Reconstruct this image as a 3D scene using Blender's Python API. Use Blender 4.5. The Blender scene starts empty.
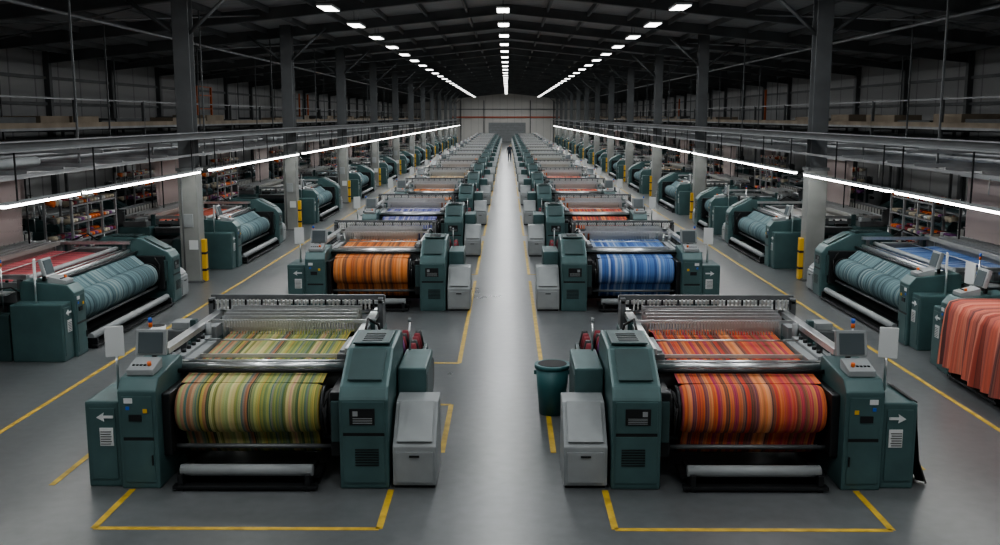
import bpy, bmesh, math, random
from mathutils import Vector, Matrix
random.seed(7)
scene = bpy.context.scene
COL = scene.collection

# ------------------------------------------------------------ materials
def newmat(name):
    m = bpy.data.materials.new(name); m.use_nodes = True
    nt = m.node_tree
    b = nt.nodes.get('Principled BSDF')
    return m, nt, b

def plain(name, col, rough=0.5, metal=0.0, var=0.0, vscale=3.0, bump=0.0):
    m, nt, b = newmat(name)
    b.inputs['Base Color'].default_value = (*col, 1)
    b.inputs['Roughness'].default_value = rough
    b.inputs['Metallic'].default_value = metal
    if var > 0:
        tc = nt.nodes.new('ShaderNodeTexCoord')
        n = nt.nodes.new('ShaderNodeTexNoise'); n.inputs['Scale'].default_value = vscale
        n.inputs['Detail'].default_value = 5
        nt.links.new(tc.outputs['Object'], n.inputs['Vector'])
        r = nt.nodes.new('ShaderNodeValToRGB')
        r.color_ramp.elements[0].position = 0.3; r.color_ramp.elements[1].position = 0.7
        r.color_ramp.elements[0].color = (*[c*(1-var) for c in col], 1)
        r.color_ramp.elements[1].color = (*[min(1, c*(1+var)) for c in col], 1)
        nt.links.new(n.outputs['Fac'], r.inputs['Fac'])
        nt.links.new(r.outputs['Color'], b.inputs['Base Color'])
        if bump > 0:
            bp = nt.nodes.new('ShaderNodeBump'); bp.inputs['Strength'].default_value = bump
            nt.links.new(n.outputs['Fac'], bp.inputs['Height'])
            nt.links.new(bp.outputs['Normal'], b.inputs['Normal'])
    return m

def srgb(r, g, b):
    f = lambda c: ((c/255+0.055)/1.055)**2.4 if c > 10 else c/255/12.92
    return (f(r), f(g), f(b))

def stripes(name, cols, n1=16, n2=60, axis='X', off=0.0, mixf=0.3):
    cols = [tuple(c*0.82+0.18*(sum(col)/3) for c in col) for col in cols]
    m, nt, b = newmat(name)
    b.inputs['Roughness'].default_value = 0.85
    b.inputs['Specular IOR Level'].default_value = 0.2
    tc = nt.nodes.new('ShaderNodeTexCoord')
    sx = nt.nodes.new('ShaderNodeSeparateXYZ')
    nt.links.new(tc.outputs['Object'], sx.inputs[0])
    outs = []
    for n in (n1, n2):
        mu = nt.nodes.new('ShaderNodeMath'); mu.operation = 'MULTIPLY_ADD'
        mu.inputs[1].default_value = n; mu.inputs[2].default_value = 100.5+off
        nt.links.new(sx.outputs[axis], mu.inputs[0])
        fl = nt.nodes.new('ShaderNodeMath'); fl.operation = 'FLOOR'
        nt.links.new(mu.outputs[0], fl.inputs[0])
        wn = nt.nodes.new('ShaderNodeTexWhiteNoise'); wn.noise_dimensions = '1D'
        nt.links.new(fl.outputs[0], wn.inputs['W'])
        r = nt.nodes.new('ShaderNodeValToRGB'); cr = r.color_ramp
        cr.interpolation = 'CONSTANT'
        k = len(cols)
        cr.elements[0].position = 0; cr.elements[0].color = (*srgb(*cols[0]), 1)
        cr.elements[1].position = 1/k; cr.elements[1].color = (*srgb(*cols[1]), 1)
        for i in range(2, k):
            e = cr.elements.new(i/k); e.color = (*srgb(*cols[i]), 1)
        nt.links.new(wn.outputs['Value'], r.inputs['Fac'])
        outs.append(r)
    mx = nt.nodes.new('ShaderNodeMixRGB'); mx.inputs['Fac'].default_value = mixf
    nt.links.new(outs[0].outputs['Color'], mx.inputs['Color1'])
    nt.links.new(outs[1].outputs['Color'], mx.inputs['Color2'])
    nt.links.new(mx.outputs['Color'], b.inputs['Base Color'])
    wv = nt.nodes.new('ShaderNodeTexNoise'); wv.inputs['Scale'].default_value = 60; wv.inputs['Detail'].default_value = 2
    nt.links.new(tc.outputs['Object'], wv.inputs['Vector'])
    bp = nt.nodes.new('ShaderNodeBump'); bp.inputs['Strength'].default_value = 0.25; bp.inputs['Distance'].default_value = 0.01
    nt.links.new(wv.outputs['Fac'], bp.inputs['Height']); nt.links.new(bp.outputs['Normal'], b.inputs['Normal'])
    return m

def emit(name, col, s, sample=True):
    m, nt, b = newmat(name)
    b.inputs['Base Color'].default_value = (*col, 1)
    b.inputs['Emission Color'].default_value = (*col, 1)
    b.inputs['Emission Strength'].default_value = s
    if not sample:
        try: m.cycles.emission_sampling = 'NONE'
        except Exception: pass
    return m

M = {}
M['teal'] = plain('teal_paint', (0.060, 0.116, 0.118), 0.40, 0.1, 0.16, 2.0)
M['teald'] = plain('dark_teal_paint', (0.038, 0.073, 0.075), 0.42, 0.1, 0.15, 2.5)
M['tealb'] = plain('teal_bin_plastic', (0.04, 0.13, 0.137), 0.45, 0.0, 0.1, 3)
M['grey'] = plain('light_grey_paint', (0.27, 0.29, 0.295), 0.45, 0.0, 0.10, 3)
M['steel'] = plain('brushed_steel', (0.66, 0.68, 0.69), 0.30, 0.9, 0.08, 20)
M['dark'] = plain('black_metal', (0.022, 0.024, 0.026), 0.42, 0.4)
M['mid'] = plain('mid_grey_metal', (0.14, 0.15, 0.155), 0.4, 0.4, 0.15, 6)
M['rubber'] = plain('black_rubber', (0.012, 0.012, 0.013), 0.7)
M['screen'] = plain('display_glass', (0.09, 0.11, 0.12), 0.15)
M['white'] = plain('white_plastic', (0.62, 0.64, 0.64), 0.4)
M['orange'] = plain('orange_plastic', (0.65, 0.14, 0.02), 0.4)
M['yellow'] = plain('yellow_plastic', (0.62, 0.38, 0.03), 0.5)
M['heddle'] = plain('heddle_wire', (0.52, 0.52, 0.50), 0.4, 0.5)
M['thread'] = plain('pale_thread', (0.50, 0.43, 0.42), 0.8)
M['blue'] = plain('blue_plastic', (0.03, 0.12, 0.5), 0.4)
M['red'] = plain('maroon_yarn', (0.20, 0.03, 0.04), 0.85)
M['cream'] = plain('cream_yarn', (0.5, 0.45, 0.35), 0.85)
M['purple'] = plain('purple_yarn', (0.2, 0.08, 0.22), 0.85)
M['column_paint'] = plain('column_paint', (0.24, 0.25, 0.24), 0.6, 0, 0.18, 1.5)
M['steel_dark'] = plain('structural_steel', (0.14, 0.148, 0.152), 0.55, 0.2, 0.2, 1)
M['rail'] = plain('galvanised_rail', (0.34, 0.35, 0.36), 0.4, 0.5, 0.15, 2)
M['beige'] = plain('beige_carton', (0.36, 0.30, 0.23), 0.8, 0, 0.2, 1)
M['endred'] = plain('red_pipe_paint', (0.42, 0.10, 0.05), 0.5)

F = {}
F['green'] = stripes('green_striped_cloth', [(170,174,90),(142,154,80),(84,104,60),(206,198,134),(110,134,84),(190,170,70),(60,84,66),(164,178,116),(176,104,84),(200,180,120),(90,124,116),(136,140,66),(206,150,120)], 26, 90)
F['red'] = stripes('red_striped_cloth', [(230,116,64),(204,70,52),(238,146,86),(168,50,90),(106,82,66),(230,100,48),(212,86,100),(232,134,64),(90,70,84),(210,66,76),(236,160,110)], 20, 80)
F['orange'] = stripes('orange_striped_cloth', [(236,140,70),(226,118,50),(130,84,60),(238,156,90),(184,92,48),(234,126,54),(98,78,68),(230,144,82)], 20, 80)
F['blue'] = stripes('blue_striped_cloth', [(80,124,190),(62,102,176),(106,148,204),(170,188,214),(70,108,184),(50,78,144),(94,136,200)], 20, 80)
F['violet'] = stripes('violet_striped_cloth', [(116,122,180),(90,98,170),(144,146,192),(186,178,198),(80,92,150),(116,108,160)], 20, 70)
F['tealc'] = stripes('teal_striped_cloth', [(82,110,116),(62,88,96),(104,132,136),(50,74,82),(90,118,124),(130,148,148)], 16, 60)
F['pink'] = stripes('pink_striped_cloth', [(214,104,108),(196,74,84),(222,136,136),(168,64,76),(228,116,116),(124,54,70)], 18, 60)
F['coral'] = stripes('coral_striped_cloth', [(222,106,80),(206,90,70),(150,80,68),(232,132,104),(212,98,78),(132,86,80)], 14, 55)
F['white'] = stripes('white_striped_cloth', [(186,186,184),(170,172,172),(194,190,184),(146,152,154),(180,170,164)], 14, 50)
F['tan'] = stripes('tan_striped_cloth', [(196,166,116),(172,140,96),(210,186,134),(136,110,84),(190,156,100)], 18, 60)

# ------------------------------------------------------------ mesh builder
class MB:
    def __init__(self):
        self.bm = bmesh.new(); self.mats = []
    def mi(self, mat):
        if mat not in self.mats: self.mats.append(mat)
        return self.mats.index(mat)
    def _fin(self, faces, mat, smooth=False):
        i = self.mi(mat)
        for f in faces:
            f.material_index = i; f.smooth = smooth
    def _bevel(self, es, bev):
        bmesh.ops.bevel(self.bm, geom=es, offset=bev, segments=2, profile=0.6, affect='EDGES', clamp_overlap=True, material=-1)
    def box(self, x0, x1, y0, y1, z0, z1, mat, bev=0.0, rot=None):
        c = Vector(((x0+x1)/2, (y0+y1)/2, (z0+z1)/2))
        mt = Matrix.Translation(c)
        if rot: mt = mt @ Matrix.Rotation(rot[1], 4, rot[0])
        mt = mt @ Matrix.Diagonal((abs(x1-x0), abs(y1-y0), abs(z1-z0), 1))
        r = bmesh.ops.create_cube(self.bm, size=1, matrix=mt)
        fs = set(f for v in r['verts'] for f in v.link_faces)
        self._fin(fs, mat)
        if bev > 0:
            self._bevel(list(set(e for v in r['verts'] for e in v.link_edges)), bev)
    def cyl(self, p0, p1, r, mat, seg=16, r2=None, smooth=True):
        p0 = Vector(p0); p1 = Vector(p1); d = p1-p0
        q = d.to_track_quat('Z', 'Y')
        mt = Matrix.Translation((p0+p1)/2) @ q.to_matrix().to_4x4()
        res = bmesh.ops.create_cone(self.bm, cap_ends=True, segments=seg, radius1=r, radius2=r if r2 is None else r2, depth=d.length, matrix=mt)
        fs = set(f for v in res['verts'] for f in v.link_faces)
        self._fin(fs, mat)
        if smooth:
            for f in fs:
                if len(f.verts) == 4: f.smooth = True
    def tube(self, pts, r, mat, seg=8):
        for a, c in zip(pts[:-1], pts[1:]): self.cyl(a, c, r, mat, seg)
    def prism(self, prof, a0, a1, mat, axis='x', bev=0.0):
        def P(a, u, v):
            return (a, u, v) if axis == 'x' else ((u, a, v) if axis == 'y' else (u, v, a))
        va = [self.bm.verts.new(P(a0, u, v)) for u, v in prof]
        vb = [self.bm.verts.new(P(a1, u, v)) for u, v in prof]
        fs = [self.bm.faces.new(va[::-1]), self.bm.faces.new(vb)]
        n = len(prof)
        for i in range(n):
            j = (i+1) % n
            fs.append(self.bm.faces.new((va[i], va[j], vb[j], vb[i])))
        self._fin(fs, mat)
        if bev > 0:
            self._bevel(list(set(e for v in va+vb for e in v.link_edges)), bev)
    def lathe(self, prof, cy, cz, mat, seg=36):
        rings = []
        for x, r in prof:
            rings.append([self.bm.verts.new((x, cy+r*math.cos(2*math.pi*k/seg), cz+r*math.sin(2*math.pi*k/seg))) for k in range(seg)])
        fs = []
        for a, b in zip(rings[:-1], rings[1:]):
            for k in range(seg):
                j = (k+1) % seg
                fs.append(self.bm.faces.new((a[k], a[j], b[j], b[k])))
        self._fin(fs, mat, True)
        self._fin([self.bm.faces.new(rings[0]), self.bm.faces.new(rings[-1])], mat)
    def sheet(self, pts, x0, x1, mat, th=0.008):
        up = [(y, z+th) for y, z in pts]
        prof = [(y, z) for y, z in pts] + up[::-1]
        self.prism(prof, x0, x1, mat)
    def mesh(self, name, mirror=False):
        if mirror:
            for v in self.bm.verts: v.co.x = -v.co.x
        bmesh.ops.recalc_face_normals(self.bm, faces=self.bm.faces[:])
        me = bpy.data.meshes.new(name)
        self.bm.to_mesh(me); self.bm.free()
        for m in self.mats: me.materials.append(m)
        return me
    def obj(self, name, loc=(0,0,0), rz=0.0, mirror=False):
        return place(self.mesh(name, mirror), name, loc, rz)

def place(me, name, loc=(0,0,0), rz=0.0):
    o = bpy.data.objects.new(name, me); COL.objects.link(o)
    o.location = loc; o.rotation_euler = (0, 0, rz)
    return o

# ------------------------------------------------------------ the loom
ROLLM = plain('roll_cloth_slot', (0.5,0.5,0.5)); WARPM = plain('warp_cloth_slot', (0.5,0.5,0.5))
def build_loom(name, e=0.0, mirror=False, side=False):
    b = MB()
    T, TD, G, S, D, MD = M['teal'], M['teald'], M['grey'], M['steel'], M['dark'], M['mid']
    b.mi(ROLLM); b.mi(WARPM)
    f0, f1 = -1.1, 0.65+e
    # --- outer (control) tower
    b.prism([(0,0.0),(0,1.20),(0.12,1.34),(0.95,1.42),(1.0,1.38),(1.0,0.0)], -1.68, -1.22, T, bev=0.02)
    b.box(-2.10, -1.69, 0.06, 1.00, 0.0, 1.06, T, 0.025)
    b.box(-2.05, -1.74, 0.048, 0.065, 0.10, 0.98, T, 0.006)
    b.box(-1.63, -1.27, -0.010, 0.01, 0.08, 0.60, T, 0.006)
    b.box(-1.63, -1.27, -0.010, 0.01, 0.64, 1.14, T, 0.006)
    b.box(-1.63, -1.27, -0.006, 0.01, 0.60, 0.64, D)
    b.box(-2.06, -1.72, 1.05, 1.8, 0.0, 0.85, TD, 0.02)
    b.box(-1.30, -1.285, -0.03, 0.0, 0.30, 0.42, D)
    # stickers and stand-in mark
    b.box(-1.93, -1.77, 0.036, 0.05, 0.52, 0.74, M['white'])
    for k in range(6):
        b.box(-1.92, -1.80+0.01*(k%2), 0.030, 0.04, 0.54+k*0.03, 0.548+k*0.03, D)
    b.prism([(-1.96,0.87),(-1.87,0.93),(-1.88,0.89),(-1.76,0.89),(-1.76,0.86),(-1.88,0.86),(-1.87,0.82)], 0.034, 0.05, M['white'], axis='y')
    b.box(-1.60, -1.50, -0.02, 0, 1.06, 1.12, M['white'])
    b.box(-1.58, -1.54, -0.02, 0, 0.98, 1.02, M['blue'])
    b.box(-1.38, -1.33, -0.02, 0, 0.94, 0.99, M['yellow'])
    b.box(-1.55, -1.40, -0.022, 0, 0.84, 0.92, D)
    # console on top + monitor
    b.prism([(0.16,1.35),(0.16,1.42),(0.50,1.50),(0.50,1.36)], -1.62, -1.30, G, bev=0.01)
    b.cyl((-1.38,0.28,1.44), (-1.38,0.27,1.49), 0.025, M['orange'], 12)
    for k in range(4):
        b.box(-1.58+k*0.045, -1.555+k*0.045, 0.26, 0.29, 1.445, 1.46, D)
    b.box(-1.47, -1.42, 0.62, 0.67, 1.38, 1.60, D)
    b.box(-1.64, -1.26, 0.55, 0.62, 1.50, 1.82, G, 0.015, rot=('X', -0.25))
    b.box(-1.60, -1.30, 0.535, 0.565, 1.53, 1.79, M['screen'], 0.004, rot=('X', -0.25))
    b.cyl((-1.90,0.60,1.06), (-1.90,0.60,1.60), 0.018, S, 8)
    b.box(-2.02, -1.80, 0.57, 0.60, 1.48, 1.86, M['white'], 0.008, rot=('Z', 0.35))
    b.cyl((-1.72,1.3,0.85), (-1.72,1.3,1.70), 0.014, S, 8)
    b.cyl((-1.72,1.3,1.70), (-1.72,1.3,1.76), 0.025, M['orange'], 10)
    b.cyl((-1.72,1.3,1.76), (-1.72,1.3,1.82), 0.025, M['blue'], 10)
    # --- side frames
    for (xa, xb) in ((-1.52,-1.26),(0.84+e,1.06+e)):
        b.box(xa, xb, 0.85, 3.75, 0.92, 1.24, T, 0.02)
        b.box(xa, xb, 2.95, 3.45, 0.0, 0.95, TD, 0.015)
        b.box(xa, xb, 0.95, 3.0, 0.06, 0.28, TD, 0.015)
        b.box(xa, xb, 1.0, 1.35, 0.25, 0.95, TD, 0.015)
        b.box(xa+0.02, xa+0.15, 0.95, 3.7, 1.42, 1.50, S, 0.008)
        for yy in (1.1,1.75,2.4,3.05,3.6):
            b.box(xa+0.04, xa+0.12, yy-0.04, yy+0.04, 1.22, 1.43, MD)
        b.box(xa+0.15, xb, 1.2, 2.4, 1.24, 1.34, G, 0.01)
        for yy in (1.4,1.6,1.8,2.0,2.2):
            b.cyl(((xa+xb)/2+0.06, yy, 1.33), ((xa+xb)/2+0.06, yy, 1.38), 0.03, D, 10)
        b.cyl((xa+0.18, 2.5, 1.24), (xa+0.18, 2.5, 1.5), 0.05, G, 12)
        b.box(xa+0.1, xb, 2.6, 2.9, 1.24, 1.42, G, 0.01)
    # outer side shelf / covers
    b.box(-2.0, -1.56, 2.45, 3.35, 0.0, 1.22, T, 0.02)
    b.box(-1.96, -1.60, 2.55, 3.25, 1.22, 1.38, MD, 0.02)
    b.box(-1.90, -1.66, 2.6, 2.9, 1.38, 1.48, G, 0.01)
    b.box(-1.72, -1.54, 1.05, 2.4, 1.02, 1.20, MD, 0.01)
    b.box(-1.90, -1.55, 1.15, 2.35, 1.18, 1.22, G, 0.01)
    b.box(-1.84, -1.62, 1.9, 2.25, 1.22, 1.30, D, 0.01)
    # --- drive tower (aisle side)
    b.prism([(0,0),(0,1.10),(0.10,1.24),(0.72,1.56),(1.62,1.60),(1.78,1.48),(1.80,0)], 0.93+e, 1.52+e, T, bev=0.035)
    b.box(0.98+e, 1.47+e, -0.012, 0.01, 0.08, 0.66, T, 0.006)
    b.box(0.98+e, 1.47+e, -0.006, 0.01, 0.66, 0.70, D)
    b.box(0.98+e, 1.47+e, -0.012, 0.01, 0.70, 1.08, T, 0.006)
    b.box(1.06+e, 1.36+e, -0.022, 0.01, 0.80, 1.00, D, 0.006)
    b.box(1.10+e, 1.16+e, -0.028, 0, 0.91, 0.97, G)
    for k in range(4):
        b.box(1.10+e, 1.33+e, -0.028, 0, 0.82+k*0.020, 0.826+k*0.020, G)
    for k in range(7):
        b.box(1.12+e, 1.40+e, -0.022, 0, 0.30+k*0.032, 0.312+k*0.032, D)
    b.prism([(0.16,1.295),(0.66,1.555),(0.66,1.57),(0.16,1.31)], 1.02+e, 1.43+e, TD)
    b.box(1.0+e, 1.45+e, 0.80, 1.55, 1.59, 1.612, TD, 0.005)
    for k in range(5): b.box(1.1+e, 1.35+e, 0.9+k*0.1, 0.94+k*0.1, 1.608, 1.618, D)
    b.box(0.80+e, 0.94+e, 0.15, 0.9, 0.35, 1.15, D, 0.02)
    b.box(0.82+e, 0.93+e, 0.10, 0.16, 0.55, 1.05, TD, 0.01)
    # cabinet behind the hopper
    b.box(1.54+e, 1.90+e, 0.88, 1.95, 0.0, 1.26, T, 0.025)
    b.box(1.895+e, 1.905+e, 0.95, 1.88, 0.15, 1.16, TD, 0.004)
    # hopper: light grey wedge
    b.prism([(0.02,0.04),(0.02,0.52),(0.50,0.94),(0.86,0.96),(0.86,0.04)], 1.56+e, 2.08+e, G, bev=0.015)
    b.prism([(0.05,0.565),(0.48,0.940),(0.46,0.960),(0.03,0.585)], 1.61+e, 2.03+e, G, bev=0.004)
    b.box(1.60+e, 2.04+e, 0.0, 0.03, 0.08, 0.46, G, 0.006)
    b.box(1.76+e, 1.88+e, -0.015, 0.0, 0.40, 0.42, D)
    b.box(1.58+e, 2.06+e, 0.06, 0.82, 0.0, 0.05, D)
    # rear housing, motor and yarn cones
    b.box(1.12+e, 1.75+e, 1.95, 3.1, 0.0, 1.08, TD, 0.03)
    b.cyl((1.2+e,3.3,0.55),(1.8+e,3.3,0.55), 0.24, D, 20)
    for k in range(6):
        b.box(1.16+e, 1.70+e, 2.02+k*0.17, 2.08+k*0.17, 1.08, 1.10, D)
    cm = [M['red'], M['red'], M['dark'], M['purple'], M['red'], M['dark']]
    for i in range(3):
        for j in range(5):
            x = 1.24+e+i*0.19; y = 2.08+j*0.21
            b.cyl((x,y,1.10),(x,y,1.30), 0.085, cm[(i*2+j) % 6], 12, 0.04)
    b.cyl((1.60+e,1.85,1.25),(1.60+e,1.85,1.66), 0.013, S, 8)
    b.cyl((1.60+e,1.85,1.66),(1.60+e,1.85,1.71), 0.022, G, 10)
    # --- cloth roll with ends
    rr = 0.84 if side else 0.90
    cy, cz = 0.50, 0.86 if not side else 0.72
    w = f1-f0
    q = lambda r: r*rr*0.97
    b.lathe([(f0,q(0.22)),(f0+0.01,q(0.31)),(f0+0.06,q(0.335)),(f0+w*0.25,q(0.345)),(f0+w*0.75,q(0.345)),(f1-0.06,q(0.335)),(f1-0.01,q(0.31)),(f1,q(0.22))], cy, cz, ROLLM, 48)
    b.cyl((f0-0.13,cy,cz),(f0,cy,cz), 0.06, S, 16)
    b.cyl((f0-0.06,cy,cz),(f0-0.01,cy,cz), 0.22, D, 28)
    b.cyl((f1+0.01,cy,cz),(f1+0.05,cy,cz), 0.28, D, 28)
    b.cyl((f1+0.05,cy,cz),(f1+0.09,cy,cz), 0.20, S, 28)
    b.cyl((f1+0.09,cy,cz),(f1+0.15,cy,cz), 0.24, D, 28)
    b.box(-1.26, -1.12, 0.18, 0.9, 0.35, 1.12, D, 0.02)
    zt_ = cz+0.335*rr
    b.sheet([(0.55,zt_-0.005),(0.78,1.18),(0.95,1.20)], f0, f1, ROLLM)
    b.lathe([(f0+0.05,0.2),(f1-0.05,0.2)], 0.76, 0.42, ROLLM, 32)
    b.sheet([(0.46,cz-0.31*rr),(0.62,0.30)], f0+0.05, f1-0.05, ROLLM)
    b.cyl((-1.22,0.76,0.42),(0.9+e,0.76,0.42), 0.05, S, 12)
    b.cyl((-1.22,0.34,0.42),(0.9+e,0.34,0.42), 0.03, MD, 12)
    # --- cross beams
    b.box(-1.30, 0.96+e, 0.92, 1.10, 1.02, 1.19, MD, 0.01)
    b.cyl((-1.30,1.00,1.26),(0.94+e,1.00,1.26), 0.045, S, 16)
    b.cyl((-1.28,0.82,1.24),(0.94+e,0.82,1.24), 0.028, D, 12)
    b.cyl((-1.28,1.16,1.28),(0.94+e,1.16,1.28), 0.022, S, 12)
    b.box(-1.30, 0.94+e, 0.885, 0.925, 1.20, 1.235, S, 0.004)
    b.box(-1.26, 0.90+e, 1.30, 1.55, 0.30, 0.55, D)
    b.box(-1.26, 0.90+e, 1.1, 1.16, 0.1, 1.05, M['rubber'])
    for i in range(int((2.0+e)/0.24)):
        b.box(-1.18+i*0.24, -1.10+i*0.24, 0.94, 1.08, 1.19, 1.215, S)
    # --- foot board and treadle roller
    b.cyl((f0+0.12,0.05,0.22),(f1-0.05,0.05,0.22), 0.07, G, 20)
    b.box(f0+0.05, f1+0.02, 0.10, 0.50, 0.10, 0.15, D, 0.008)
    b.box(f0+0.05, f1+0.02, -0.10, 0.02, 0.03, 0.07, D, 0.006)
    for xx in (f0+0.14, f1-0.10):
        b.box(xx-0.03, xx+0.03, -0.08, 0.5, 0.0, 0.2, D)
    # --- warp sheet
    b.sheet([(1.12,1.22),(2.0,1.26),(2.85,1.30),(3.7,1.12)], f0, f1, WARPM)
    b.box(f0-0.1, f1+0.12, 1.46, 1.48, 1.25, 1.30, M['heddle'], 0.004)
    b.cyl((-1.28,2.12,1.34),(0.92+e,2.12,1.34), 0.014, S, 10)
    n = int((f1-f0)/0.04)
    # heald frames with wires
    for k in range(6):
        y = 2.66+k*0.115; zt = 1.53+0.022*(k % 3)
        if side: zt -= 0.06
        b.box(f0-0.08, f1+0.10, y-0.012, y+0.012, zt, zt+0.04, S if k != 3 else MD)
        b.box(f0-0.08, f0-0.05, y-0.012, y+0.012, 1.15, zt, S)
        b.box(f1+0.07, f1+0.10, y-0.012, y+0.012, 1.15, zt, S)
        for i in range(n):
            x = f0+0.02+i*0.04+(k % 2)*0.02
            b.box(x, x+0.010, y-0.005, y+0.005, 1.28, zt, M['heddle'])
    b.box(-1.30, 0.96+e, 2.50, 2.53, 1.50, 1.545, S)
    for i in range(n):
        x = f0+i*0.04
        b.box(x, x+0.020, 2.485, 2.50, 1.44, 1.53, M['heddle'])
    # rear arch
    for yy, zz, mm, h in ((3.36,1.62,S,0.05),(3.50,1.65,MD,0.08),(3.62,1.64,S,0.05)):
        b.box(-1.58, 1.06+e, yy-0.03, yy+0.03, zz, zz+h, mm, 0.006)
    for i in range(int((2.5+e)/0.06)):
        x = -1.5+i*0.06
        b.box(x, x+0.025, 3.30, 3.33, 1.54, 1.69, M['heddle'] if i % 4 else D)
    for xx in (-1.58, 0.97+e):
        b.box(xx, xx+0.08, 3.33, 3.66, 1.22, 1.70, MD, 0.01)
        b.box(xx, xx+0.08, 2.44, 2.56, 1.22, 1.55, TD, 0.01)
    b.cyl((-1.42,3.4,1.48),(0.98+e,3.4,1.48), 0.035, S, 12)
    b.box(0.70+e, 0.92+e, 1.3, 2.3, 1.22, 1.34, MD, 0.01)
    b.box(0.72+e, 0.90+e, 1.4, 2.2, 1.34, 1.37, G, 0.006)
    b.box(-1.26, -1.14, 1.2, 2.4, 1.20, 1.30, G, 0.006)
    # warp beam
    b.lathe([(f0,0.40),(f1,0.40)], 3.78, 0.72, WARPM, 36)
    b.cyl((f0-0.05,3.78,0.72),(f0,3.78,0.72), 0.52, S, 36)
    b.cyl((f1,3.78,0.72),(f1+0.05,3.78,0.72), 0.52, S, 36)
    b.cyl((-1.4,3.78,0.72),(1.0+e,3.78,0.72), 0.06, D, 12)
    # hoses
    for xx in (-1.18, 0.76+e):
        b.tube([(xx,0.35,1.12),(xx-0.05,0.22,0.95),(xx-0.02,0.25,0.6),(xx-0.03,0.9,0.4)], 0.016, M['rubber'], 8)
    b.tube([(-1.68,1.0,1.2),(-1.78,1.1,1.32),(-1.8,1.4,1.28),(-1.7,1.9,1.22)], 0.014, M['rubber'], 8)
    b.tube([(1.0+e,1.75,1.5),(1.02+e,2.0,1.66),(1.1+e,2.4,1.5),(1.15+e,2.7,1.1)], 0.018, M['rubber'], 8)
    if side:
        x0, x1 = f0+1.6, f1-0.6
        b.box(x0, x1, 2.85, 3.3, 3.02, 3.14, G, 0.01)
        for xx in (x0+0.05, x1-0.05):
            for yy in (2.9, 3.25):
                b.cyl((xx,yy,1.3),(xx,yy,3.04), 0.02, D, 8)
        for r in range(2):
            for i in range(80):
                t = i/79
                xb_ = x0+0.1+(x1-x0-0.2)*t
                b.cyl((xb_, 3.02+0.08*r, 1.62), (xb_, 3.0+0.15*r, 3.03), 0.006, M['thread'], 3, smooth=False)
        b.cyl((-1.28,1.28,1.33),(0.94+e,1.28,1.33), 0.05, G, 14)
    return b.mesh(name, mirror)

EX = 2.7
LM = build_loom('loom_mesh')
LMR = build_loom('loom_mesh_mirrored', mirror=True)
LS = build_loom('side_loom_mesh', e=EX, side=True)
LSR = build_loom('side_loom_mesh_mirrored', e=EX, mirror=True, side=True)

def put_loom(me, loc, rz, roll, warp, name='weaving_loom'):
    o = place(me, name, loc, rz)
    for i, m in ((0, roll), (1, warp)):
        o.material_slots[i].link = 'OBJECT'
        o.material_slots[i].material = F[m]
    return o

rowsY = [11.2, 22.1]
y = 31.0
while y < 160: rowsY.append(y); y += 9.2
lc = [('green','green'),('orange','orange'),('violet','violet'),('orange','orange'),('tealc','tan'),('tan','orange')]
rc = [('red','red'),('blue','blue'),('red','red'),('orange','red'),('tealc','coral'),('orange','tan')]
pool = ['green','orange','white','tan','coral','tealc','tealc','white','white']
for i, y in enumerate(rowsY):
    a = lc[i] if i < len(lc) else (random.choice(pool), random.choice(pool))
    c = rc[i] if i < len(rc) else (random.choice(pool), random.choice(pool))
    put_loom(LM, (-2.92, y, 0), 0, *a)
    put_loom(LMR, (2.76, y, 0), 0, *c)

colL = [14.6, 26.2]; y = 38.5
while y < 168: colL.append(y); y += 12.3
colR = [14.0, 26.6]; y = 42.6
while y < 168: colR.append(y); y += 12.3
sideLY = [9.3, 19.4, 30.4]; y = 42.7
while y < 160: sideLY.append(y); y += 12.3
sideRY = [20.4, 30.6]; y = 46.6
while y < 160: sideRY.append(y); y += 12.3
lk = [('tealc','tealc'),('tealc','pink'),('tealc','coral'),('tealc','white')]
for i, y in enumerate(sideLY):
    a = lk[i] if i < 4 else ('tealc', random.choice(pool))
    put_loom(LS, (-7.95, y, 0), math.pi/2, *a)
    put_loom(LS, (-13.2, y, 0), math.pi/2, 'tealc', random.choice(pool))
put_loom(LM, (7.6, 15.3, 0), -math.pi/2, 'coral', 'coral')
put_loom(LMR, (7.75, 39.0, 0), -math.pi/2, 'tealc', 'white')
rk = [('tealc','blue'),('tealc','white'),('tealc','white'),('tealc','tan')]
for i, y in enumerate(sideRY):
    a = rk[i] if i < 4 else ('tealc', random.choice(pool))
    put_loom(LSR, (7.75, y, 0), -math.pi/2, *a)
    put_loom(LSR, (13.0, y, 0), -math.pi/2, 'tealc', random.choice(pool))

# draped cloth over the near right loom
DR = stripes('coral_drape_cloth', [(214,104,82),(190,78,62),(120,64,58),(226,130,104),(206,90,72),(104,72,72),(170,90,80)], 12, 50, axis='Y')
b = MB(); prev = None; NY = 140
for k in range(NY+1):
    t = k/NY; yy = 13.2+3.2*t
    wv = 0.035*math.sin(t*60)+0.02*math.sin(t*27+1)
    pts = [(8.45,1.36),(8.0,1.37),(7.62,1.36),(7.48,1.32),(7.42+wv*0.3,1.18),(7.38+wv*0.7,0.8),(7.36+wv,0.45),(7.35+wv*1.3,0.22+0.03*math.sin(t*9))]
    row = [b.bm.verts.new((x, yy, z)) for x, z in pts]
    if prev:
        for j in range(len(pts)-1):
            f = b.bm.faces.new((prev[j], row[j], row[j+1], prev[j+1])); b._fin([f], DR, True)
    prev = row
b.obj('striped_cloth_drape')

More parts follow.
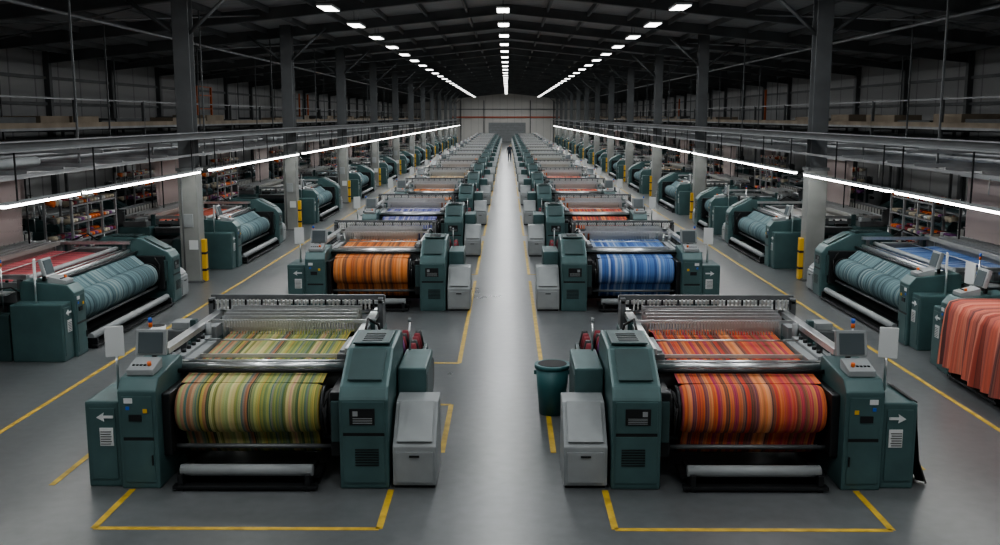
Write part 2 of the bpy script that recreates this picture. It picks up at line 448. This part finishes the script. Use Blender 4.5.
b = MB(); prev = None
for k in range(31):
    t = k/30; yy = 11.35+0.75*t
    w1 = 0.03*math.sin(t*20)
    row = [b.bm.verts.new((x, yy, z)) for x, z in ((4.80,1.08),(4.885,1.05),(4.91+w1*0.5,0.7),(4.95+w1,0.3),(5.04+w1*1.5,0.02))]
    if prev:
        for j in range(4):
            f = b.bm.faces.new((prev[j], row[j], row[j+1], prev[j+1])); b._fin([f], M['rubber'], True)
    prev = row
b.obj('black_cloth_cover')

# ------------------------------------------------------------ room shell
W, Y0, Y1, EAVE, RIDGE = 18.0, -8.0, 172.0, 6.9, 8.7
def roofz(x): return RIDGE-(RIDGE-EAVE)*abs(x)/W

m, nt, bs = newmat('polished_concrete')
tc = nt.nodes.new('ShaderNodeTexCoord')
n1 = nt.nodes.new('ShaderNodeTexNoise'); n1.inputs['Scale'].default_value = 0.35; n1.inputs['Detail'].default_value = 8; n1.inputs['Roughness'].default_value = 0.65
n2 = nt.nodes.new('ShaderNodeTexNoise'); n2.inputs['Scale'].default_value = 6; n2.inputs['Detail'].default_value = 6
for n in (n1, n2): nt.links.new(tc.outputs['Object'], n.inputs['Vector'])
r = nt.nodes.new('ShaderNodeValToRGB')
r.color_ramp.elements[0].position = 0.3; r.color_ramp.elements[0].color = (0.078,0.085,0.088,1)
r.color_ramp.elements[1].position = 0.72; r.color_ramp.elements[1].color = (0.145,0.155,0.16,1)
ad = nt.nodes.new('ShaderNodeMixRGB'); ad.inputs['Fac'].default_value = 0.35
nt.links.new(n1.outputs['Fac'], ad.inputs['Color1']); nt.links.new(n2.outputs['Fac'], ad.inputs['Color2'])
nt.links.new(ad.outputs['Color'], r.inputs['Fac'])
nt.links.new(r.outputs['Color'], bs.inputs['Base Color'])
rr = nt.nodes.new('ShaderNodeMapRange'); rr.inputs['To Min'].default_value = 0.22; rr.inputs['To Max'].default_value = 0.38
nt.links.new(n1.outputs['Fac'], rr.inputs['Value']); nt.links.new(rr.outputs['Result'], bs.inputs['Roughness'])
bs.inputs['Specular IOR Level'].default_value = 0.6
FLOOR = m
b = MB(); b.box(-W-0.3, W+0.3, Y0-0.3, Y1+0.3, -0.2, 0.0, FLOOR); b.obj('floor')

def panelmat(name, c1, c2, axis, sc, rough=0.6):
    m, nt, bs = newmat(name)
    tc = nt.nodes.new('ShaderNodeTexCoord'); sx = nt.nodes.new('ShaderNodeSeparateXYZ')
    nt.links.new(tc.outputs['Object'], sx.inputs[0])
    mu = nt.nodes.new('ShaderNodeMath'); mu.operation = 'MULTIPLY'; mu.inputs[1].default_value = sc
    nt.links.new(sx.outputs[axis], mu.inputs[0])
    fr = nt.nodes.new('ShaderNodeMath'); fr.operation = 'FRACT'; nt.links.new(mu.outputs[0], fr.inputs[0])
    r = nt.nodes.new('ShaderNodeValToRGB')
    r.color_ramp.elements[0].position = 0.0; r.color_ramp.elements[0].color = (*c2, 1)
    r.color_ramp.elements[1].position = 0.08; r.color_ramp.elements[1].color = (*c1, 1)
    nt.links.new(fr.outputs[0], r.inputs['Fac'])
    nt.links.new(r.outputs['Color'], bs.inputs['Base Color'])
    bp = nt.nodes.new('ShaderNodeBump'); bp.inputs['Strength'].default_value = 0.5
    nt.links.new(r.outputs['Color'], bp.inputs['Height']); nt.links.new(bp.outputs['Normal'], bs.inputs['Normal'])
    bs.inputs['Roughness'].default_value = rough
    return m
WALLM = panelmat('wall_cladding', (0.36,0.365,0.365), (0.14,0.14,0.14), 'Y', 0.5)
ENDM = panelmat('end_wall_cladding', (0.60,0.59,0.56), (0.4,0.4,0.38), 'X', 0.8)
ROOFM = panelmat('roof_sheet', (0.34,0.35,0.36), (0.14,0.143,0.147), 'Y', 1.6)

b = MB(); b.box(-W-0.3, -W, Y0, Y1, 0, EAVE, WALLM); b.obj('wall_left')
b = MB(); b.box(W, W+0.3, Y0, Y1, 0, EAVE, WALLM); b.obj('wall_right')
gable = [(-W-0.3,0),(W+0.3,0),(W+0.3,EAVE-0.03),(0,RIDGE),(-W-0.3,EAVE-0.03)]
b = MB(); b.prism(gable, Y1, Y1+0.3, ENDM, axis='y'); b.obj('wall_far')
b = MB(); b.prism(gable, Y0-0.3, Y0, ENDM, axis='y'); b.obj('wall_near')
b = MB()
b.prism([(-W-0.3,EAVE-0.03),(0,RIDGE),(W+0.3,EAVE-0.03),(W+0.3,EAVE+0.15),(0,RIDGE+0.18),(-W-0.3,EAVE+0.15)], Y0-0.3, Y1+0.3, ROOFM, axis='y')
b.obj('ceiling')

b = MB()
for s in (-1, 1):
    y = 2.0
    while y < Y1:
        b.box(s*(W-0.22) , s*W, y-0.12, y+0.12, 0, EAVE, M['steel_dark']); y += 6.15
    for z in (2.2, 4.9, 5.9):
        b.box(s*(W-0.1), s*W, Y0, Y1, z-0.06, z+0.06, M['steel_dark'])
b.obj('trim_wall_posts')
b = MB()
b.box(-3.2, 3.2, Y1-0.12, Y1-0.005, 0.0, 3.4, M['grey'])
for k in range(12): b.box(-3.1, 3.1, Y1-0.16, Y1-0.1, 0.15+k*0.27, 0.18+k*0.27, M['steel_dark'])
b.obj('door_1')
b = MB()
b.box(-9.5, 9.5, Y1-0.2, Y1, 4.2, 4.45, M['endred'])
b.box(-17, 17, Y1-0.15, Y1, 5.6, 5.75, M['steel_dark'])
for x in (-12,-8,-4,4,8,12): b.box(x-0.08, x+0.08, Y1-0.2, Y1, 0, 7.2, M['steel_dark'])
b.obj('trim_far_wall')

# roof structure
b = MB()
y = 2.0
while y < Y1:
    for s in (-1, 1):
        prof = [(0, RIDGE-0.02),(s*W, EAVE-0.05),(s*W, EAVE-0.42),(0, RIDGE-0.34)]
        b.prism(prof, y-0.03, y+0.03, M['steel_dark'], axis='y')
        prof = [(0, RIDGE-0.34),(s*W, EAVE-0.42),(s*W, EAVE-0.46),(0, RIDGE-0.38)]
        b.prism(prof, y-0.11, y+0.11, M['steel_dark'], axis='y')
    y += 6.15
b.obj('roof_rafters')
b = MB()
for k in range(-11, 12):
    x = k*1.55
    if abs(x) < 0.5: continue
    z = roofz(x)
    b.box(x-0.04, x+0.04, Y0, Y1, z-0.20, z-0.01, M['steel_dark'])
y = 2.0; k = 0
while y < Y1-7:
    for s in (-1, 1):
        for (xa, xb) in ((8.0, 17.5),):
            b.cyl((s*xa, y, roofz(xa)-0.25), (s*xb, y+6.15, roofz(xb)-0.25), 0.025, M['rail'], 6)
            b.cyl((s*xb, y, roofz(xb)-0.25), (s*xa, y+6.15, roofz(xa)-0.25), 0.025, M['rail'], 6)
    y += 12.3
for x in (-11.5, 11.8):
    b.cyl((x, Y0, roofz(x)-0.5), (x, Y1, roofz(x)-0.5), 0.05, M['rail'], 8)
b.obj('roof_purlins')

# columns
def column_mesh():
    b = MB()
    b.box(-0.25, 0.25, -0.25, 0.25, 0.0, 3.0, M['column_paint'], 0.015)
    b.box(-0.30, 0.30, -0.30, 0.30, 0.0, 0.06, M['steel_dark'])
    zt = roofz(8.0)-0.05
    b.box(-0.21, 0.21, -0.20, -0.17, 3.0, zt, M['steel_dark'])
    b.box(-0.21, 0.21, 0.17, 0.20, 3.0, zt, M['steel_dark'])
    b.box(-0.02, 0.02, -0.18, 0.18, 3.0, zt, M['steel_dark'])
    b.box(-0.28, 0.28, -0.28, 0.28, 2.98, 3.06, M['steel_dark'])
    b.cyl((0,0,6.4),(-1.5,0,roofz(9.5)-0.3), 0.05, M['steel_dark'], 8)
    b.cyl((0,0,6.4),(1.5,0,roofz(6.5)-0.3), 0.05, M['steel_dark'], 8)
    b.box(0.252, 0.36, -0.10, 0.10, 0.02, 1.15, M['yellow'], 0.01)
    for k in range(2):
        b.box(0.25, 0.365, -0.105, 0.105, 0.3+k*0.45, 0.36+k*0.45, M['rubber'])
    b.box(-0.12, 0.12, -0.30, -0.25, 1.5, 1.85, M['grey'], 0.01)
    b.cyl((-0.15,-0.28,0.0),(-0.15,-0.28,3.0), 0.02, M['steel_dark'], 8)
    b.box(-0.02, 0.22, -0.256, -0.25, 0.9, 1.15, M['white'])
    return b.mesh('column_mesh')
CM = column_mesh()
for y in colL: place(CM, 'column', (-8.45, y, 0), 0)
for y in colR: place(CM, 'column', (8.3, y, 0), math.pi)

# side crane beam, overhead racks
for s, cx, nm in ((-1, 8.45, 'left'), (1, 8.3, 'right')):
    ya, yb = Y0+0.05, Y1-0.25
    b = MB()
    x = s*(cx-0.36)
    b.box(x-0.09, x+0.09, ya, yb, 3.82, 3.84, M['rail'])
    b.box(x-0.09, x+0.09, ya, yb, 3.98, 4.00, M['rail'])
    b.box(x-0.02, x+0.02, ya, yb, 3.83, 3.99, M['steel_dark'])
    b.box(x-0.03, x+0.03, ya, yb, 3.40, 3.45, M['rail'])
    b.obj('crane_beam')
    b = MB()
    for xx in (9.0, 9.5, 10.0, 10.6, 11.3, 12.2, 13.0, 13.8, 14.6, 15.5, 16.6):
        b.box(s*xx-0.03, s*xx+0.03, ya, yb, 3.27, 3.33, M['rail'])
    y = 3.0; k = 0
    while y < Y1-1:
        b.box(s*(cx+0.32), s*17.7, y-0.035, y+0.035, 3.34, 3.42, M['rail'])
        if k % 3 == 0:
            b.box(s*(cx+0.32), s*17.7, y+0.4, y+0.46, 3.62, 3.70, M['rail'])
            for xx in (9.3, 12.2, 15.5):
                b.box(s*xx-0.02, s*xx+0.02, y+0.41, y+0.45, 3.3, roofz(xx)-0.1 if k % 6 == 0 else 3.66, M['steel_dark'])
        if random.random() < 0.7:
            xx = random.uniform(9.2, 13)
            b.cyl((s*xx, y+0.2, 3.5), (s*(xx+1.6), y+1.5, 3.46), 0.03, M['heddle'], 6)
            b.cyl((s*xx, y, 3.3), (s*xx, y, 2.75), 0.015, M['heddle'], 6)
        if random.random() < 0.35:
            xx = random.uniform(9.4, 15)
            b.cyl((s*xx, y+0.1, 3.52), (s*xx, y+1.7, 3.52), 0.10, M['grey'], 12)
        y += 1.5; k += 1
    for xx in (9.7, 11.0, 12.7, 14.8):
        b.cyl((s*xx, ya+1, 3.52), (s*xx, yb-1, 3.52), 0.05, M['rail'], 8)
    b.obj('overhead_rack')
    b = MB()
    b.box(s*14.2, s*16.8, ya, yb, 3.98, 4.06, M['rail'])
    b.box(s*14.2, s*14.26, ya, yb, 4.06, 4.22, M['beige'])
    y = 4.0
    while y < Y1-4:
        L = random.uniform(1.2, 3.4)
        if random.random() < 0.75:
            b.box(s*14.5, s*(15.2+random.random()), y, y+L*0.9, 4.06, 4.2+random.random()*0.3, M['beige'] if random.random() < .6 else M['steel_dark'], 0.01)
        y += L
    y = 2.0
    while y < Y1:
        b.box(s*14.2, s*14.3, y-0.05, y+0.05, 3.4, 5.0, M['steel_dark'])
        b.box(s*17.4, s*17.5, y-0.05, y+0.05, 0, 4.0, M['steel_dark'])
        b.box(s*14.2, s*17.5, y-0.05, y+0.05, 3.9, 3.98, M['steel_dark'])
        y += 6.15
    b.box(s*14.22, s*14.27, ya, yb, 4.95, 5.0, M['rail'])
    b.obj('storage_gallery')
b = MB()
for (x, y) in ((-16.2,52),(-16.2,54.5),(-14.6,70),(-14.6,73),(15.5,60),(15.5,90)):
    b.box(x-0.05, x+0.05, y-0.05, y+0.05, 4.06, 6.0, M['orange'])
for (x,y) in ((-16.2,52),):
    for z in (4.8,5.5,5.95): b.box(x-0.04, x+0.04, y, y+2.5, z, z+0.05, M['orange'])
b.obj('orange_lift_frame')

# ------------------------------------------------------------ lamps
LAMP = emit('lamp_tube', (1.0, 0.99, 0.96), 9, False)
TUBE = emit('strip_tube', (1.0, 0.985, 0.955), 26)
b = MB()
lx, ly = 0.42, 1.4
b.box(-lx/2-0.03, lx/2+0.03, -ly/2-0.03, ly/2+0.03, 0.012, 0.08, M['white'], 0.006)
b.box(-lx/2, lx/2, -ly/2, ly/2, 0.0, 0.02, LAMP)
b.cyl((0,0.5,0.06),(0,0.5,0.5), 0.01, M['dark'], 6); b.cyl((0,-0.5,0.06),(0,-0.5,0.5), 0.01, M['dark'], 6)
CL = b.mesh('ceiling_lamp_mesh')
la = bpy.data.lights.new('ceiling_light', 'AREA'); la.shape = 'RECTANGLE'; la.size = 0.42; la.size_y = 1.4; la.energy = 120; la.color = (0.97, 0.99, 1.0)
y = 2.5
while y < Y1-5:
    for x in (-5.4, -0.15, 5.2):
        z = roofz(x)-0.55
        o = place(CL, 'ceiling_lamp', (x, y, z))
        l = bpy.data.objects.new('lamp_light', la); COL.objects.link(l); l.parent = o; l.location = (0,0,-0.01)
    y += 5.6

def strip(x, ya, yb, z):
    L = yb-ya
    b = MB()
    b.box(-0.045, 0.045, -L/2, L/2, 0.0, 0.05, TUBE)
    b.box(-0.07, 0.07, -L/2-0.02, L/2+0.02, 0.045, 0.08, M['grey'])
    k = -L/2+0.5
    while k < L/2:
        b.box(-0.012, 0.012, k-0.012, k+0.012, 0.08, 3.82-z-0.004, M['dark']); k += 3.0
    b.obj('strip_lamp', (x, (ya+yb)/2, z))
XL, XR = -8.05, 7.9
segL = [(1.0,8.0),(8.3,15.2),(15.6,18.4),(18.7,25.7)]
segR = [(1.0,10.0),(10.3,20.0),(20.3,26.2)]
for c0, cs, segs in ((26.2, colL, segL), (26.6, colR, segR)):
    pts = [c for c in cs if c >= c0]+[Y1-3]
    for a, c in zip(pts[:-1], pts[1:]):
        if c-a > 2: segs.append((a+0.5, c-0.5))
for a, c in segL: strip(XL, a, c, 2.95)
for a, c in segR: strip(XR, a, c, 2.86)

# ------------------------------------------------------------ yarn creels
def creel():
    b = MB()
    for x in (-1.4, -0.47, 0.47, 1.4):
        for y in (-0.35, 0.35): b.box(x-0.03, x+0.03, y-0.03, y+0.03, 0, 2.3, M['rail'])
    for z in (0.35, 0.8, 1.25, 1.7, 2.15):
        for y in (-0.35, 0.35): b.box(-1.43, 1.43, y-0.02, y+0.02, z-0.02, z+0.02, M['rail'])
        for i in range(14):
            x = -1.3+i*0.2
            for sy in (-1, 1):
                b.cyl((x, sy*0.12, z+0.05), (x, sy*0.36, z+0.08), 0.085, random.choice([M['red'],M['cream'],M['purple'],M['white'],M['orange'],M['cream'],M['mid']]), 10, 0.04)
    return b.mesh('yarn_creel_mesh')
CR = creel()
for y in (15.7, 26.2, 38.9, 51.0, 63.4, 75.7):
    place(CR, 'yarn_creel', (-11.4, y, 0), math.pi/2)
    place(CR, 'yarn_creel', (-14.6, y, 0), math.pi/2)
for y in (26.9, 42.6, 54.3, 66.6, 79):
    place(CR, 'yarn_creel', (11.4, y, 0), math.pi/2)
    place(CR, 'yarn_creel', (14.6, y, 0), math.pi/2)

# ------------------------------------------------------------ floor markings
YL = plain('yellow_floor_paint', (0.46, 0.31, 0.035), 0.5, 0, 0.35, 5)
b = MB()
def line(x0, y0, x1, y1, w=0.075):
    if abs(x1-x0) > abs(y1-y0): b.box(min(x0,x1), max(x0,x1), y0-w/2, y0+w/2, 0.0, 0.004, YL)
    else: b.box(x0-w/2, x0+w/2, min(y0,y1), max(y0,y1), 0.0, 0.004, YL)
line(-4.47, 10.05, -1.38, 10.05); line(-4.47, 10.05, -4.47, 11.18); line(-1.38, 10.05, -1.38, 11.18)
line(1.17, 10.05, 4.15, 10.05); line(1.17, 10.05, 1.17, 11.18); line(4.15, 10.05, 4.15, 11.18)
line(-5.5, 11.3, -5.5, 12.6); line(-5.5, 12.6, -5.05, 12.6)
line(5.25, 11.9, 5.25, 12.7)
for s, xi in ((-1, 0.86), (1, 0.62)):
    line(s*xi, 12.5, s*xi, 14.7); line(s*xi, 14.7, s*(xi+0.5), 14.7)
    for yy in [22.3]+rowsY[2:]:
        a = 17.3 if yy < 25 else yy-3.6
        line(s*xi, a, s*xi, yy+4); line(s*xi, a, s*(xi+0.6), a)
line(-7.15, 8, -7.15, Y1-2); line(7.0, 8, 7.0, Y1-2)
b.obj('floor_marking_lines')

# ------------------------------------------------------------ waste bin
b = MB()
b.cyl((0,0,0.0),(0,0,0.74), 0.19, M['tealb'], 24, 0.25)
b.cyl((0,0,0.70),(0,0,0.76), 0.265, M['tealb'], 24)
b.cyl((0,0,0.70),(0,0,0.765), 0.215, M['rubber'], 24)
b.box(-0.275, 0.275, -0.02, 0.02, 0.60, 0.66, M['tealb'])
b.obj('waste_bin', (0.68, 14.3, 0))

b = MB()
b.cyl((0,0,0),(0,0,0.32), 0.12, M['white'], 20, 0.15)
b.cyl((0,0,0.25),(0,0,0.325), 0.135, M['rubber'], 20)
b.obj('plastic_bucket', (-6.9, 19.0, 0))

# ------------------------------------------------------------ worker (far down the aisle)
def worker(loc):
    V = [(0,0,0.95),(0,0,1.15),(0,0,1.38),(0,0,1.50),(0,-0.01,1.64),
         (0.1,0,0.88),(0.11,-0.02,0.50),(0.12,0.03,0.08),(0.12,-0.12,0.04),
         (-0.1,0,0.88),(-0.12,0.05,0.50),(-0.13,0.12,0.08),(-0.13,-0.02,0.04),
         (0.19,0,1.40),(0.25,0.03,1.12),(0.24,-0.08,0.88),(0.23,-0.11,0.78),
         (-0.19,0,1.40),(-0.25,0.02,1.12),(-0.25,-0.07,0.88),(-0.24,-0.10,0.78)]
    R = [.15,.14,.16,.06,.10,.10,.075,.045,.045,.10,.075,.045,.045,.07,.05,.035,.03,.07,.05,.035,.03]
    E = [(0,1),(1,2),(2,3),(3,4),(0,5),(5,6),(6,7),(7,8),(0,9),(9,10),(10,11),(11,12),(2,13),(13,14),(14,15),(15,16),(2,17),(17,18),(18,19),(19,20)]
    me = bpy.data.meshes.new('factory_worker'); me.from_pydata(V, E, [])
    o = bpy.data.objects.new('tmp_worker', me); COL.objects.link(o)
    sk = o.modifiers.new('s', 'SKIN')
    for i, v in enumerate(me.skin_vertices[0].data):
        v.radius = (R[i], R[i]*0.85); v.use_root = (i == 0)
    o.modifiers.new('ss', 'SUBSURF').levels = 1
    dg = bpy.context.evaluated_depsgraph_get()
    m2 = bpy.data.meshes.new_from_object(o.evaluated_get(dg))
    bpy.data.objects.remove(o)
    m2.name = 'factory_worker'
    m2.materials.clear()
    for mm in (plain('navy_workwear', (0.02,0.03,0.05), .8), plain('skin', (0.5,0.3,0.22), .6), plain('dark_hair', (0.02,0.015,0.01), .7)): m2.materials.append(mm)
    zmin = min(v.co.z for v in m2.vertices)
    for v in m2.vertices: v.co.z -= zmin
    for p in m2.polygons:
        c = p.center; p.use_smooth = True
        p.material_index = 0
        if c.z > 1.50: p.material_index = 2 if (c.z > 1.68 or c.y > 0.03) else 1
        elif c.z < 0.86 and abs(c.x) > 0.2: p.material_index = 1
    return place(m2, 'factory_worker', loc, 0)
worker((0.25, 98, 0.0))

# ------------------------------------------------------------ world + camera
w = bpy.data.worlds.new('World'); scene.world = w; w.use_nodes = True
w.node_tree.nodes['Background'].inputs[0].default_value = (0.05,0.055,0.06,1)
w.node_tree.nodes['Background'].inputs[1].default_value = 0.3
scene.view_settings.exposure = -0.3
try: scene.view_settings.look = 'AgX - Medium High Contrast'
except Exception as ex: print(ex)

cam = bpy.data.cameras.new('camera'); co = bpy.data.objects.new('camera', cam); COL.objects.link(co)
cam.sensor_width = 36; cam.lens = 35.4; cam.clip_end = 400
co.location = (0, 0, 4.4)
co.rotation_euler = (math.radians(90-9.0), 0, math.radians(0.41))
scene.camera = co
print('polys', len(LM.polygons), len(LS.polygons), scene.view_settings.view_transform)
